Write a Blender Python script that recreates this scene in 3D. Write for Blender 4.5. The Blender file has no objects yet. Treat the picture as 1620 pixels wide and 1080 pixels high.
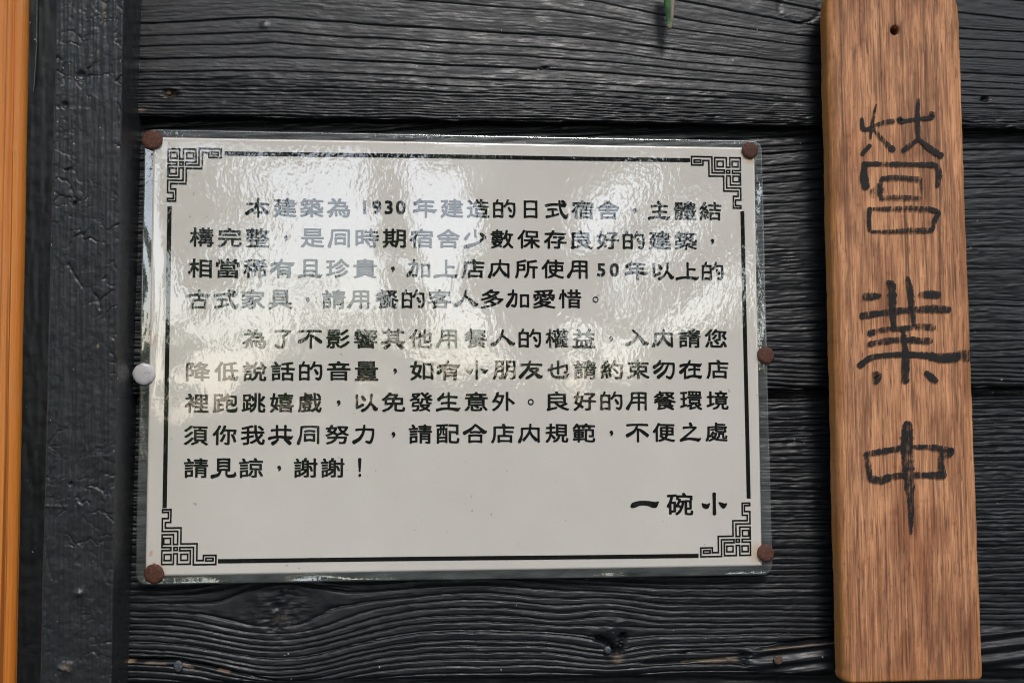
import bpy, math, random
import numpy as np
from mathutils import Matrix, Vector

S = 0.001                                   # everything below is written in millimetres
random.seed(4); rng = np.random.default_rng(11)
sc = bpy.context.scene
COL = sc.collection

# ------------------------------------------------------------------ camera
F = 1650.0; PW, PH = 1620.0, 1080.0
YAW, PIT, ROL = math.radians(-4.74), math.radians(3.46), math.radians(0.20)
CAM = np.array([-17.5, -509.0, -25.2])
def rotm(y, p, r):
    cy, sy, cp, sp, cr, sr = math.cos(y), math.sin(y), math.cos(p), math.sin(p), math.cos(r), math.sin(r)
    return (np.array([[cy,-sy,0],[sy,cy,0],[0,0,1]]) @ np.array([[1,0,0],[0,cp,-sp],[0,sp,cp]])
            @ np.array([[cr,0,sr],[0,1,0],[-sr,0,cr]]))
RM = rotm(YAW, PIT, ROL)
cam = bpy.data.cameras.new("camera"); cam_o = bpy.data.objects.new("camera", cam); COL.objects.link(cam_o)
cam.sensor_width = 36; cam.lens = F/PW*36; cam.clip_start = 0.01; cam.clip_end = 500
right, fwd, up = RM[:,0], RM[:,1], RM[:,2]
m = Matrix.Identity(4)
for i in range(3):
    m[i][0], m[i][1], m[i][2], m[i][3] = right[i], up[i], -fwd[i], CAM[i]*S
cam_o.matrix_world = m
sc.camera = cam_o
sc.render.resolution_x, sc.render.resolution_y = 1024, 682

# ------------------------------------------------------------------ sky, sun, exposure
SUN_EL, SUN_AZ = math.radians(46), math.radians(171)   # azimuth clockwise from +y (the wall faces -y)
w = bpy.data.worlds.new("World"); sc.world = w; w.use_nodes = True
nt = w.node_tree; nt.nodes.clear()
sky = nt.nodes.new("ShaderNodeTexSky"); sky.sky_type = 'NISHITA'; sky.sun_disc = False
sky.sun_elevation = SUN_EL; sky.sun_rotation = SUN_AZ
sky.air_density = 1.0; sky.dust_density = 1.3; sky.ozone_density = 1.0
bg = nt.nodes.new("ShaderNodeBackground"); bg.inputs[1].default_value = 0.15
wo = nt.nodes.new("ShaderNodeOutputWorld")
hsv = nt.nodes.new("ShaderNodeHueSaturation"); hsv.inputs["Saturation"].default_value = .7   # thin white cloud takes the blue down
nt.links.new(sky.outputs[0], hsv.inputs["Color"]); nt.links.new(hsv.outputs[0], bg.inputs[0]); nt.links.new(bg.outputs[0], wo.inputs[0])
sun = bpy.data.lights.new("sun", 'SUN'); sun.energy = 0.55; sun.angle = math.radians(12); sun.color = (1, .97, .925)
sun_o = bpy.data.objects.new("sun", sun); COL.objects.link(sun_o)
sd = Vector((math.sin(SUN_AZ)*math.cos(SUN_EL), math.cos(SUN_AZ)*math.cos(SUN_EL), math.sin(SUN_EL)))
sun_o.rotation_euler = sd.to_track_quat('Z', 'Y').to_euler()
sc.view_settings.view_transform = 'Standard'; sc.view_settings.look = 'None'
sc.view_settings.exposure = 1.2; sc.view_settings.gamma = 1
sc.cycles.use_denoising = True; sc.cycles.filter_width = 1.1
sc.cycles.max_bounces = 8; sc.cycles.transparent_max_bounces = 12

# ------------------------------------------------------------------ helpers
def U(px, py, y0=0.0):
    """point (mm) on the upright plane y = y0 seen at photo pixel px, py"""
    d = RM @ np.array([(px-PW/2)/F, 1.0, -(py-PH/2)/F])
    t = (y0-CAM[1])/d[1]
    return CAM + d*t
def project(X, Y, Z):
    d = np.stack([X-CAM[0], Y-CAM[1], Z-CAM[2]], -1) @ RM
    return PW/2+F*d[...,0]/d[...,1], PH/2-F*d[...,2]/d[...,1]
def link(o, parent=None):
    COL.objects.link(o)
    if parent is not None: o.parent = parent
    return o
def mesh_np(name, V, faces, mat, parent=None, smooth=True, flat_from=None):
    """V (n,3) in mm, faces (k,3|4)"""
    V = np.asarray(V, np.float32)*S; faces = np.asarray(faces, np.int32)
    k, c = faces.shape
    me = bpy.data.meshes.new(name)
    me.vertices.add(len(V)); me.vertices.foreach_set("co", V.ravel())
    me.loops.add(k*c); me.loops.foreach_set("vertex_index", faces.ravel())
    me.polygons.add(k); me.polygons.foreach_set("loop_start", np.arange(0, k*c, c, dtype=np.int32))
    sm = np.full(k, bool(smooth))
    if flat_from is not None: sm[flat_from] = False
    me.polygons.foreach_set("use_smooth", sm)
    me.materials.append(mat); me.update(calc_edges=True); me.validate()
    return link(bpy.data.objects.new(name, me), parent)
def attr(o, name, vals):
    a = o.data.attributes.new(name, 'FLOAT', 'POINT'); a.data.foreach_set("value", np.asarray(vals, np.float32).ravel())
def grid_slab(name, X, Y, Z, back, mat, parent=None, attrs=None):
    """front heightfield as a grid (rows go up, columns go right) with straight sides back to y = back"""
    pad = lambda A: np.pad(A, 1, mode='edge')
    Xp, Yp, Zp = pad(X), pad(Y), pad(Z)
    B = back if np.isscalar(back) else pad(back)
    em = np.zeros(Yp.shape, bool); em[0]=em[-1]=True; em[:,0]=em[:,-1]=True
    Yp = np.where(em, B, Yp)
    r, c = Xp.shape
    idx = np.arange(r*c).reshape(r, c)
    f = np.stack([idx[:-1,:-1], idx[:-1,1:], idx[1:,1:], idx[1:,:-1]], -1)
    edge = np.zeros(f.shape[:2], bool); edge[0]=edge[-1]=True; edge[:,0]=edge[:,-1]=True
    o = mesh_np(name, np.stack([Xp,Yp,Zp],-1).reshape(-1,3), f.reshape(-1,4), mat, parent, True, np.nonzero(edge.ravel())[0])
    for n, v in (attrs or {}).items(): attr(o, n, pad(v))
    return o
def vnoise(x, y, seed=0):
    r = np.random.default_rng(seed); T = r.random((256,256))
    xi, yi = np.floor(x).astype(int), np.floor(y).astype(int)
    fx, fy = x-xi, y-yi
    fx, fy = fx*fx*(3-2*fx), fy*fy*(3-2*fy)
    g = lambda a, b: T[a & 255, b & 255]
    return (g(xi,yi)*(1-fx)+g(xi+1,yi)*fx)*(1-fy)+(g(xi,yi+1)*(1-fx)+g(xi+1,yi+1)*fx)*fy - .5
def fbm(x, y, seed=0, o=3):
    return sum(vnoise(x*2**k, y*2**k, seed+k)/2**k for k in range(o))
def sstep(a, b, x):
    t = np.clip((x-a)/(b-a), 0, 1); return t*t*(3-2*t)
def poly_dist(X, Y, pts):
    d = np.full(X.shape, 1e9)
    for (x0,y0),(x1,y1) in zip(pts[:-1], pts[1:]):
        L = (x1-x0)**2+(y1-y0)**2
        t = np.clip(((X-x0)*(x1-x0)+(Y-y0)*(y1-y0))/L, 0, 1)
        d = np.minimum(d, np.hypot(X-x0-t*(x1-x0), Y-y0-t*(y1-y0)))
    return d
def empty(name, loc):
    o = bpy.data.objects.new(name, None); o.empty_display_size = .02
    o.location = [v*S for v in loc]; COL.objects.link(o); return o
def tag(o, label=None, cat=None, group=None, kind=None):
    if label: o["label"] = label
    if cat: o["category"] = cat
    if group: o["group"] = group
    if kind: o["kind"] = kind
    return o
def under(root):                              # children are modelled in world mm: undo the root's offset
    bpy.context.view_layer.update()
    for c in bpy.data.objects:
        if c.parent is root: c.matrix_parent_inverse = Matrix.Translation(-Vector(root.location))

# ------------------------------------------------------------------ materials
class N:
    def __init__(s, name):
        s.m = bpy.data.materials.new(name); s.m.use_nodes = True; s.t = s.m.node_tree
        s.b = s.t.nodes["Principled BSDF"]; s.out = s.t.nodes["Material Output"]
        s.co = s.new("ShaderNodeTexCoord").outputs["Object"]
    def new(s, ty, **k):
        n = s.t.nodes.new(ty)
        for a, v in k.items(): setattr(n, a, v)
        return n
    def put(s, sock, v):
        if isinstance(v, bpy.types.NodeSocket): s.t.links.new(v, sock)
        elif isinstance(v, (tuple, list)) and len(v) == 3 and sock.type == 'RGBA': sock.default_value = (*v, 1)
        else: sock.default_value = v
    def map(s, scale, loc=(0,0,0), rot=(0,0,0)):
        n = s.new("ShaderNodeMapping"); s.put(n.inputs[0], s.co)
        n.inputs["Scale"].default_value = scale; n.inputs["Location"].default_value = loc; n.inputs["Rotation"].default_value = rot
        return n.outputs[0]
    def noise(s, vec, scale=1, detail=3, rough=.55, dist=0):
        n = s.new("ShaderNodeTexNoise"); s.put(n.inputs["Vector"], vec)
        n.inputs["Scale"].default_value = scale; n.inputs["Detail"].default_value = detail
        n.inputs["Roughness"].default_value = rough; n.inputs["Distortion"].default_value = dist
        return n.outputs[0]
    def ramp(s, v, stops):
        n = s.new("ShaderNodeValToRGB"); s.put(n.inputs[0], v); e = n.color_ramp.elements
        while len(e) < len(stops): e.new(.5)
        for el, (p, c) in zip(e, stops):
            el.position = p; el.color = (*c, 1) if isinstance(c, tuple) else (c, c, c, 1)
        return n.outputs[0]
    def math(s, op, a, b=0, c=None):
        n = s.new("ShaderNodeMath", operation=op); s.put(n.inputs[0], a); s.put(n.inputs[1], b)
        if c is not None: s.put(n.inputs[2], c)
        return n.outputs[0]
    def mix(s, f, a, b, mode='MIX'):
        n = s.new("ShaderNodeMix", data_type='RGBA', blend_type=mode)
        s.put(n.inputs[0], f); s.put(n.inputs[6], a); s.put(n.inputs[7], b); return n.outputs[2]
    def attr(s, name):
        return s.new("ShaderNodeAttribute", attribute_name=name).outputs["Fac"]
    def bump(s, h, dist, strength=1, normal=None):
        n = s.new("ShaderNodeBump"); n.inputs["Strength"].default_value = strength; n.inputs["Distance"].default_value = dist
        s.put(n.inputs["Height"], h)
        if normal is not None: s.put(n.inputs["Normal"], normal)
        return n.outputs[0]
    def set(s, **k):
        for a, v in k.items(): s.put(s.b.inputs[a.replace('_', ' ')], v)
        return s.m

def painted_wood(name, col, scale, bumpd=.00012):
    n = N(name)
    streak = n.noise(n.map(scale), 1, 5, .65)
    blot = n.noise(n.map((22,22,22)), 1, 4, .6)
    c = n.mix(n.ramp(streak, [(.3, 0.), (.75, 1.)]), tuple(v*.72 for v in col), tuple(v*1.3 for v in col))
    c = n.mix(n.ramp(blot, [(.35, 0.), (.7, .5)]), c, tuple(v*q for v, q in zip(col, (1.25, 1.1, 1.0))))
    fine = n.noise(n.map((260, 260, 420)), 1, 4, .65)
    c = n.mix(n.ramp(fine, [(.5, 0.), (.78, .45)]), c, tuple(v*2.2 for v in col))
    spk = n.noise(n.map((430,430,430)), 1, 1, .5)                       # grains of dust and lime
    c = n.mix(n.ramp(spk, [(.80, 0.), (.815, .8)]), c, (.42, .40, .36))
    bare = n.attr("bare")
    wood = n.mix(n.noise(n.map((90,90,700)), 1, 3), (.16, .085, .035), (.36, .29, .2))
    c = n.mix(bare, c, wood)
    pit = n.noise(n.map((900,900,900)), 1, 3, .6)
    b = n.bump(n.math('ADD', fine, n.math('MULTIPLY', pit, .35)), bumpd)
    r = n.ramp(n.noise(n.map((120,120,260)), 1, 3), [(.3, .29), (.7, .54)])
    return n.set(Base_Color=c, Roughness=r, Normal=b, Specular_IOR_Level=.46)
M_PLANK = painted_wood("charcoal painted planks", (.0078, .0091, .0117), (45, 45, 500))
M_POST = painted_wood("charcoal painted post", (.0195, .0215, .024), (420, 420, 40), .00010)
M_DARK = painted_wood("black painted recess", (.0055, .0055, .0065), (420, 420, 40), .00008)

def film_bump(n):
    """wrinkles of the laminating film, shared by print, paper and clear edge"""
    a = n.noise(n.map((330, 330, 190), rot=(0, .28, 0)), 1, 1.2, .5, .6)
    b = n.noise(n.map((640, 640, 480), rot=(0, -.5, 0)), 1, 1, .5, .3)
    big = n.noise(n.map((28, 28, 20)), 1, 1, .5)
    amp = n.ramp(n.noise(n.map((11, 11, 9), loc=(3.1, 0, 1.7)), 1, 1), [(.38, .25), (.62, 1.25)])
    h = n.math('ADD', n.math('MULTIPLY', n.math('ADD', a, n.math('MULTIPLY', b, .4)), amp), n.math('MULTIPLY', big, 1.6))
    return n.bump(h, FILM_D)
FILM_D = .000047
def laminated(name, base):
    n = N(name); c = base(n)
    n.set(Base_Color=c, Roughness=.6, Specular_IOR_Level=.0)
    n.set(Coat_Weight=1.0, Coat_Roughness=.03, Coat_IOR=2.0, Coat_Normal=film_bump(n))
    return n.m
def paper_base(n):
    c = n.mix(n.ramp(n.noise(n.map((35,35,35)), 1, 4), [(.3, 0.), (.7, 1.)]), (.72, .67, .60), (.76, .71, .64))
    c = n.mix(n.ramp(n.noise(n.map((300,300,300)), 1, 2), [(.74, 0.), (.76, .5)]), c, (.3, .27, .2))
    return n.mix(n.attr("stain"), c, (.62, .30, .08))
M_PAPER = laminated("laminated paper", paper_base)
M_INK = laminated("printed black", lambda n: n.mix(n.noise(n.map((900,900,900)), 1, 2), (.008,.007,.008), (.02,.018,.02)))
n = N("clear laminating film")
gl = n.new("ShaderNodeBsdfGlossy"); gl.inputs["Roughness"].default_value = .04
tr = n.new("ShaderNodeBsdfTransparent"); n.put(tr.inputs[0], (.93, .95, .96))
fr = n.new("ShaderNodeFresnel"); fr.inputs[0].default_value = 2.5
di = n.new("ShaderNodeBsdfDiffuse"); n.put(di.inputs[0], (.5, .52, .52))
fb = film_bump(n)
for q in (gl, fr): n.put(q.inputs["Normal"], fb)
haze = n.math('MULTIPLY', n.ramp(n.noise(n.map((45,45,160)), 1, 3), [(.3, .25), (.7, 1.)]), .26)
mx0 = n.new("ShaderNodeMixShader"); n.put(mx0.inputs[0], haze); n.put(mx0.inputs[1], tr.outputs[0]); n.put(mx0.inputs[2], di.outputs[0])
mx = n.new("ShaderNodeMixShader"); n.put(mx.inputs[0], fr.outputs[0]); n.put(mx.inputs[1], mx0.outputs[0]); n.put(mx.inputs[2], gl.outputs[0])
n.put(n.out.inputs[0], mx.outputs[0]); M_FILM = n.m

def bare_wood(name, lo, hi, dark, vscale, rough, coat=0):
    n = N(name)
    wv = n.noise(n.map((18, 18, 5)), 1, 2)
    g = n.math('ADD', n.math('MULTIPLY', n.noise(n.map((vscale*.55, vscale*.55, 2.6)), 1, 4, .62), .6), n.math('MULTIPLY', n.noise(n.map((vscale*2.2, vscale*2.2, 11)), 1, 2, .6), .4))
    wide = n.noise(n.map((vscale*.18, vscale*.18, 4)), 1, 3, .6)
    c = n.mix(n.ramp(g, [(.32, 0.), (.68, 1.)]), lo, hi)
    c = n.mix(n.ramp(wide, [(.42, 0.), (.70, .55)]), c, tuple(a*.62 for a in hi))
    line = n.noise(n.map((vscale*.9, vscale*.9, 2.6), loc=(.7, 0, .2)), 1, 1.5, .6)
    c = n.mix(n.ramp(line, [(.585, 0.), (.70, .8)]), c, dark)
    stain = n.noise(n.map((60, 60, 16), loc=(0, 0, 4)), 1, 4, .65)
    c = n.mix(n.ramp(stain, [(.50, 0.), (.72, .75)]), c, tuple(a*1.2 for a in dark))
    fib = n.noise(n.map((1900, 1900, 42)), 1, 1.5, .6)
    c = n.mix(n.ramp(fib, [(.50, 0.), (.70, .75)]), c, dark)
    c = n.mix(n.ramp(fib, [(.25, .7), (.44, .0)]), c, tuple(min(1, a*1.5) for a in hi))
    mot = n.noise(n.map((420, 420, 38), loc=(2, 0, 1)), 1, 4, .7)
    c = n.mix(n.ramp(mot, [(.36, .5), (.50, 0.)]), c, tuple(min(1, a*1.35) for a in hi))
    c = n.mix(n.ramp(mot, [(.52, 0.), (.68, .6)]), c, tuple(a*.6 for a in lo))
    pore = n.noise(n.map((1500, 1500, 90), loc=(0, 0, 9)), 1, 1, .5)
    c = n.mix(n.ramp(pore, [(.66, 0.), (.72, .8)]), c, dark)
    c = n.mix(n.attr("vein"), c, dark)
    c = n.mix(n.attr("damp"), c, (.62, .52, .47), "MULTIPLY")
    c = n.mix(n.attr("edge"), c, (.50, .20, .035))
    c = n.mix(n.attr("pit"), c, (.03, .015, .008))
    b = n.bump(n.math('ADD', n.math('MULTIPLY', g, .6), n.math('MULTIPLY', fib, .5)), .00022)
    return n.set(Base_Color=c, Roughness=rough, Normal=b, Coat_Weight=coat, Coat_Roughness=.25)
M_BOARD = bare_wood("weathered brown board", (.50, .205, .092), (.70, .34, .165), (.13, .056, .028), 520, .7)
n = N("varnished orange timber")
g1 = n.noise(n.map((260, 260, 3.0)), 1, 4, .6, .2)
c = n.mix(n.ramp(g1, [(.3, 0.), (.7, 1.)]), (.62, .175, .018), (.80, .30, .055))
c = n.mix(n.ramp(n.noise(n.map((420, 420, 2), loc=(.4, 0, 0)), 1, 3), [(.56, 0.), (.66, .8)]), c, (.20, .055, .008))
c = n.mix(n.ramp(n.noise(n.map((60, 60, 14)), 1, 4), [(.55, 0.), (.75, .5)]), c, (.55, .33, .16))
M_ORANGE = n.set(Base_Color=c, Roughness=.38, Normal=n.bump(n.math('ADD', g1, n.noise(n.map((600,600,60)), 1, 3)), .0003), Coat_Weight=.3, Coat_Roughness=.2)

def metal_rust(name, a, b, rough=.75, metal=0., scale=1300, bd=.00028):
    n = N(name)
    q = n.noise(n.map((scale,)*3), 1, 4, .7); q2 = n.noise(n.map((scale*.35,)*3), 1, 3, .6)
    c = n.mix(n.ramp(q, [(.35, 0.), (.65, 1.)]), a, b)
    c = n.mix(n.ramp(q2, [(.5, 0.), (.7, .6)]), c, tuple(v*.45 for v in a))
    oi = n.new('ShaderNodeObjectInfo').outputs['Random']
    c = n.mix(n.math('MULTIPLY', oi, .5), c, tuple(v*.5 for v in b))
    return n.set(Base_Color=c, Roughness=rough, Metallic=metal, Normal=n.bump(n.math('ADD', q, q2), bd))
M_RUST = metal_rust("rusted tack", (.055, .020, .013), (.16, .058, .032))
M_WTACK = metal_rust("white enamelled tack", (.62, .59, .60), (.70, .67, .67), .3, bd=.00003)
M_NAIL = metal_rust("dull nail", (.10, .11, .12), (.19, .20, .21), .45, .5)
M_RNAIL = metal_rust("rusty nail", (.09, .05, .035), (.16, .10, .07), .7)
n = N("brush ink"); d = n.attr("ink_amount")
gr = n.noise(n.map((1100, 1100, 60)), 1, 3, .6); gr2 = n.noise(n.map((500, 500, 330)), 1, 3, .65)
tex = n.math('ADD', n.math('MULTIPLY', gr, .55), n.math('MULTIPLY', gr2, .45))
al = n.ramp(n.math('SUBTRACT', n.math('ADD', d, .035), n.math('MULTIPLY', n.ramp(tex, [(.32, 0.), (.68, 1.)]), .72)), [(.0, .12), (.24, .96)])
M_BRUSH = n.set(Base_Color=(.007, .0065, .007), Roughness=.75, Alpha=al)
n = N("green leaf tip"); q = n.noise(n.map((260, 260, 120)), 1, 4, .7)
c = n.mix(n.ramp(q, [(.35, 0.), (.6, 1.)]), (.008, .045, .012), (.045, .17, .03))
M_LEAF = n.set(Base_Color=n.mix(n.attr("pale"), c, (.33, .25, .19)), Roughness=.4, Normal=n.bump(q, .0003))
n = N("garden foliage"); q = n.noise(n.map((2.5,)*3), 1, 3)
tl = n.new("ShaderNodeBsdfTranslucent"); n.put(tl.inputs[0], (.16, .34, .03)); ms = n.new("ShaderNodeMixShader"); ms.inputs[0].default_value = .5
n.put(ms.inputs[1], n.b.outputs[0]); n.put(ms.inputs[2], tl.outputs[0]); n.put(n.out.inputs[0], ms.outputs[0])
M_GARDEN = n.set(Base_Color=n.mix(n.ramp(q, [(.35, 0.), (.65, 1.)]), (.03, .075, .02), (.07, .14, .035)), Roughness=.5)
n = N("paving ground"); q = n.noise(n.map((3,)*3), 1, 5)
M_GROUND = n.set(Base_Color=n.mix(q, (.05, .05, .048), (.11, .105, .095)), Roughness=.85)
n = N("sky block timber"); M_SKYBLOCK = n.set(Base_Color=n.mix(n.noise(n.map((3, 40, 3)), 1, 3), (.03, .02, .014), (.07, .045, .03)), Roughness=.7)
n = N("light block sheet"); M_BLOCK = n.set(Base_Color=n.mix(n.noise(n.map((30,)*3), 1, 3), (.008,)*3, (.02,)*3), Roughness=.8)

# ------------------------------------------------------------------ ground and garden for the film's reflections, plus unseen light blockers
def quad_sheet(name, pts, mat): return mesh_np(name, pts, [[0,1,2,3]], mat, smooth=False)
def box_np(x0,x1,y0,y1,z0,z1):
    V = [(x,y,z) for x in (x0,x1) for y in (y0,y1) for z in (z0,z1)]
    return np.array(V, float), np.array([[0,1,3,2],[4,6,7,5],[0,4,5,1],[2,3,7,6],[0,2,6,4],[1,5,7,3]])
tag(quad_sheet("ground", [(-40000,-60000,-1350),(40000,-60000,-1350),(40000,60000,-1350),(-40000,60000,-1350)], M_GROUND), kind="structure")
V, f = box_np(-4000, 4000, -820, 60, 1150, 1210); tag(mesh_np("sky_block_roof", V, f, M_SKYBLOCK, smooth=False), kind="structure")  # unseen overhang added to keep the upper sky off the wall
V, f = box_np(-4000, 4000, 40, 70, -1350, 1150); tag(mesh_np("light_block_sheet", V, f, M_BLOCK, smooth=False), kind="structure")  # unseen sheet added to stop light leaking in from behind

def garden():
    V, Fc = [], []
    cam0 = np.array([-17., 0., -25.])
    tried = 0
    def leaf(p, s):
        a = rng.normal(size=3); a /= np.linalg.norm(a); b = np.cross(a, rng.normal(size=3)); b /= np.linalg.norm(b)
        i = len(V); V.extend([p-a*s, p+b*s*.55, p+a*s, p-b*s*.55]); Fc.append([i,i+1,i+2,i+3])
    for _ in range(17000):                                    # hedge: dense, chest high
        y = -4300-rng.random()*900; x = rng.uniform(-5200, 5200)
        z = rng.uniform(-1350, 130+400*vnoise(np.array(x/340.), np.array(3.), 5)); z += (rng.random() < .14)*rng.uniform(0, 330)
        leaf(np.array([x,y,z]), rng.uniform(50, 95))
    clumps = [(-2080,-4600,900,1180,1500),(-3900,-4300,700,1500,1800),(1700,-4700,800,900,1300),(3000,-4500,1200,1500,1900),
              (-120,-4900,1900,1500,550),(-1500,-4400,2300,1300,800),(1300,-4800,2300,1400,800),(-270,-4600,700,110,900),(640,-5000,900,430,900),(230,-4700,560,130,420),(-900,-4700,1500,500,330)]+[(x,-4800,2550+150*math.sin(x),950,800) for x in range(-6400,6401,1280)]  # last row of high crowns added to cut down the sky light
    for cx, cy, cz, rx, rz in clumps:
        nleaf = int(3300*rx*rz/(1.1e6))
        for _ in range(nleaf):
            v = rng.normal(size=3); v /= np.linalg.norm(v); v *= rng.random()**.38
            q = np.array([cx+v[0]*rx, cy+v[1]*500, cz+v[2]*rz])
            if vnoise(np.array(q[0]/230.), np.array(q[2]/230.), 9) < -.16: continue     # gaps in the crowns
            leaf(q, rng.uniform(55, 110))
    o = mesh_np("foliage", V, Fc, M_GARDEN, smooth=False); tag(o, kind="stuff")
garden()

# ------------------------------------------------------------------ plank wall
PXC = lambda X, Z: project(X, np.zeros_like(X), Z)
wall = empty("plank_wall", (0, 0, -300))
tag(wall, "charcoal painted wall of weathered horizontal lapped planks behind the notice", "wall")
def line_z(pts):                                              # a slightly sloping edge through two photo points
    (a, b), (c, d) = pts
    p, q = U(a, b), U(c, d)
    return lambda X: p[2]+(q[2]-p[2])*(X-p[0])/(q[0]-p[0])
E1 = line_z(((220,181),(1300,197))); E2 = line_z(((205,623),(1560,612))); E3 = line_z(((300,1081),(1560,1058)))
E0 = lambda X: E1(X)+140; E4 = lambda X: E3(X)-140; Em = lambda X: E1(X)+280
def profile(q, lines, amps, rope, depth, wd=1.3):
    """terraced or rope-like relief between grain lines (photo px measured down the plank)"""
    lines = np.asarray(lines, float)
    i = np.clip(np.searchsorted(lines, q)-1, 0, len(lines)-2)
    gap = lines[i+1]-lines[i]
    t = np.clip((q-lines[i])/gap, 0, 1)
    a = np.asarray(amps)[i]
    ter = a*(t-1)*np.minimum(gap, 22)*.05
    rp = a*(np.sin(np.pi*t)**.22-1)*np.minimum(gap, 14)*.11
    dn = np.minimum(np.abs(q-lines[i]), np.abs(lines[i+1]-q))
    return ter*(1-rope)+rp*rope - 1.5*depth*a*np.exp(-(dn/wd)**2)
def rough(px, q, k, seed):
    return 1.5*k*(.20*vnoise(px/38, q/2.6, seed)+.15*vnoise(px/11, q/2.8, seed+1)+.10*vnoise(px/4.5, q/3.2, seed+2)+.5*vnoise(px/120, q/22, seed+3))
def rand_lines(a, b, p, j, seed):
    r = np.random.default_rng(seed); L = [a]
    while L[-1] < b:
        pp = p(L[-1]) if callable(p) else p
        L.append(L[-1]+pp*(1+j*(r.random()-.5)*2))
    return np.array(L)
def plank(top, bot, fn, name="plank", x0=-330, x1=420, dx=1.4, dz=.28, y_b=1.0, y_t=9.0):
    xs = np.arange(x0, x1, dx); n = int(150/dz)
    X = np.tile(xs, (n,1)); T = np.linspace(0, 1, n)[:,None]
    Zb = bot(X); Zt = top(X)+9
    rag = .9*fbm(X/14, X*0+7.3, 31)+.35*fbm(X/3, X*0+1.3, 33)
    Z = Zb+rag*.8*(1-T)**8+(Zt-Zb)*T
    px, py = PXC(X, Z)
    h, bare = fn(px, py)
    dzb = Z-Zb
    h = h-1.3*np.exp(-(np.maximum(dzb,0)/1.5))*(1+.6*vnoise(X/7, Z/3, 77))       # worn lower arris
    Y = y_b+(y_t-y_b)*T-h
    return grid_slab(name, X, Y, Z, 24, M_PLANK, wall, {"bare": bare})

G_X = [-400, 100, 220, 430, 600, 760, 880, 960, 1100, 1290, 1450, 1620, 1900]
G_D = [2, 0, 2, -9, 0, 8, 14, 22, 45, 76, 98, 112, 130]
L1 = [-210,-180,-150,-118,-88,-60,-30,-8,35,58,75,95,117,130,141,147,152.5,158,162,167,171,175.5,180,185,192,200]
A1 = [.8,.8,.9,.8,.9,.8,.6,.6,1,.8,.7,1,1,.9,.9,.7,.8,.9,.8,.9,.8,.9,.9,.9,.9,.9]
def plank_top(px, py):
    g = np.interp(px, G_X, G_D)
    py2 = py - (px-600)*.0147
    wgt = np.clip((192-py2)/150, 0, 1.15)
    q = py2-g*wgt*np.clip(1-.0*px, 0, 1)
    q = q+2.2*fbm(px/90, py/30, 3)+.8*vnoise(px/22, py/8, 6)
    fade = sstep(100, 150, q)
    h = .55*profile(q, L1, A1, .12, .5, 1.1)
    h = h+rough(px, q, .45+1.15*fade, 40)
    chop = sstep(135, 165, q)*sstep(600, 1000, px)
    h = h+chop*.9*vnoise(px/15, q/4.0, 51)
    bare = np.zeros_like(h)
    d = np.hypot((px-267)/9, (py-146)/6); h = h-2.4*np.exp(-d**4)                # nail hole at the left end
    bare = np.maximum(bare, .25*np.exp(-d**4))
    d = np.hypot((px-416)/4.5, (py-36)/7); h = h+.6*np.exp(-d**4)
    d = np.hypot((px-863)/4, (py-105)/2.5); h = h-1.5*np.exp(-d**4)
    d = np.hypot((px-1561)/5, (py-155)/4); h = h-2.5*np.exp(-d**4)
    d = np.abs(np.hypot((px-1270)/32, (py-8)/24)-1); h = h-.5*np.exp(-(d/.06)**2)  # ring of a small knot
    bare = np.maximum(bare, .8*np.exp(-(np.hypot((px-222)/6, (py-172)/3))**4))
    return h, bare
L2 = np.concatenate([rand_lines(120, 330, 17, .5, 3), rand_lines(350, 470, 34, .4, 4), [486, 512, 524, 541, 555, 566, 575, 583, 590, 597, 604, 612, 620, 634, 650]])
def plank_mid(px, py):
    q = py+.055*(px-1230)*sstep(640, 300, py)*np.where(px < 1400, 1, .35)+4*fbm(px/120, py/50, 13)+1.2*vnoise(px/26, py/9, 15)
    sm = np.clip(.35+.65*sstep(430, 600, py)+.4*sstep(330, 230, py), 0, 1)
    h = profile(q, L2, np.full(len(L2), 1.)*1, .3, .35)*sm+rough(px, q, 1.0, 60)
    return h, np.zeros_like(h)
L3 = np.concatenate([rand_lines(560, 900, lambda v: 11, .45, 7), rand_lines(905, 1000, 10.2, .3, 8), rand_lines(1010, 1150, 8.0, .35, 9)])
AM3 = np.random.default_rng(5).uniform(.65, 1.1, len(L3))
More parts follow.
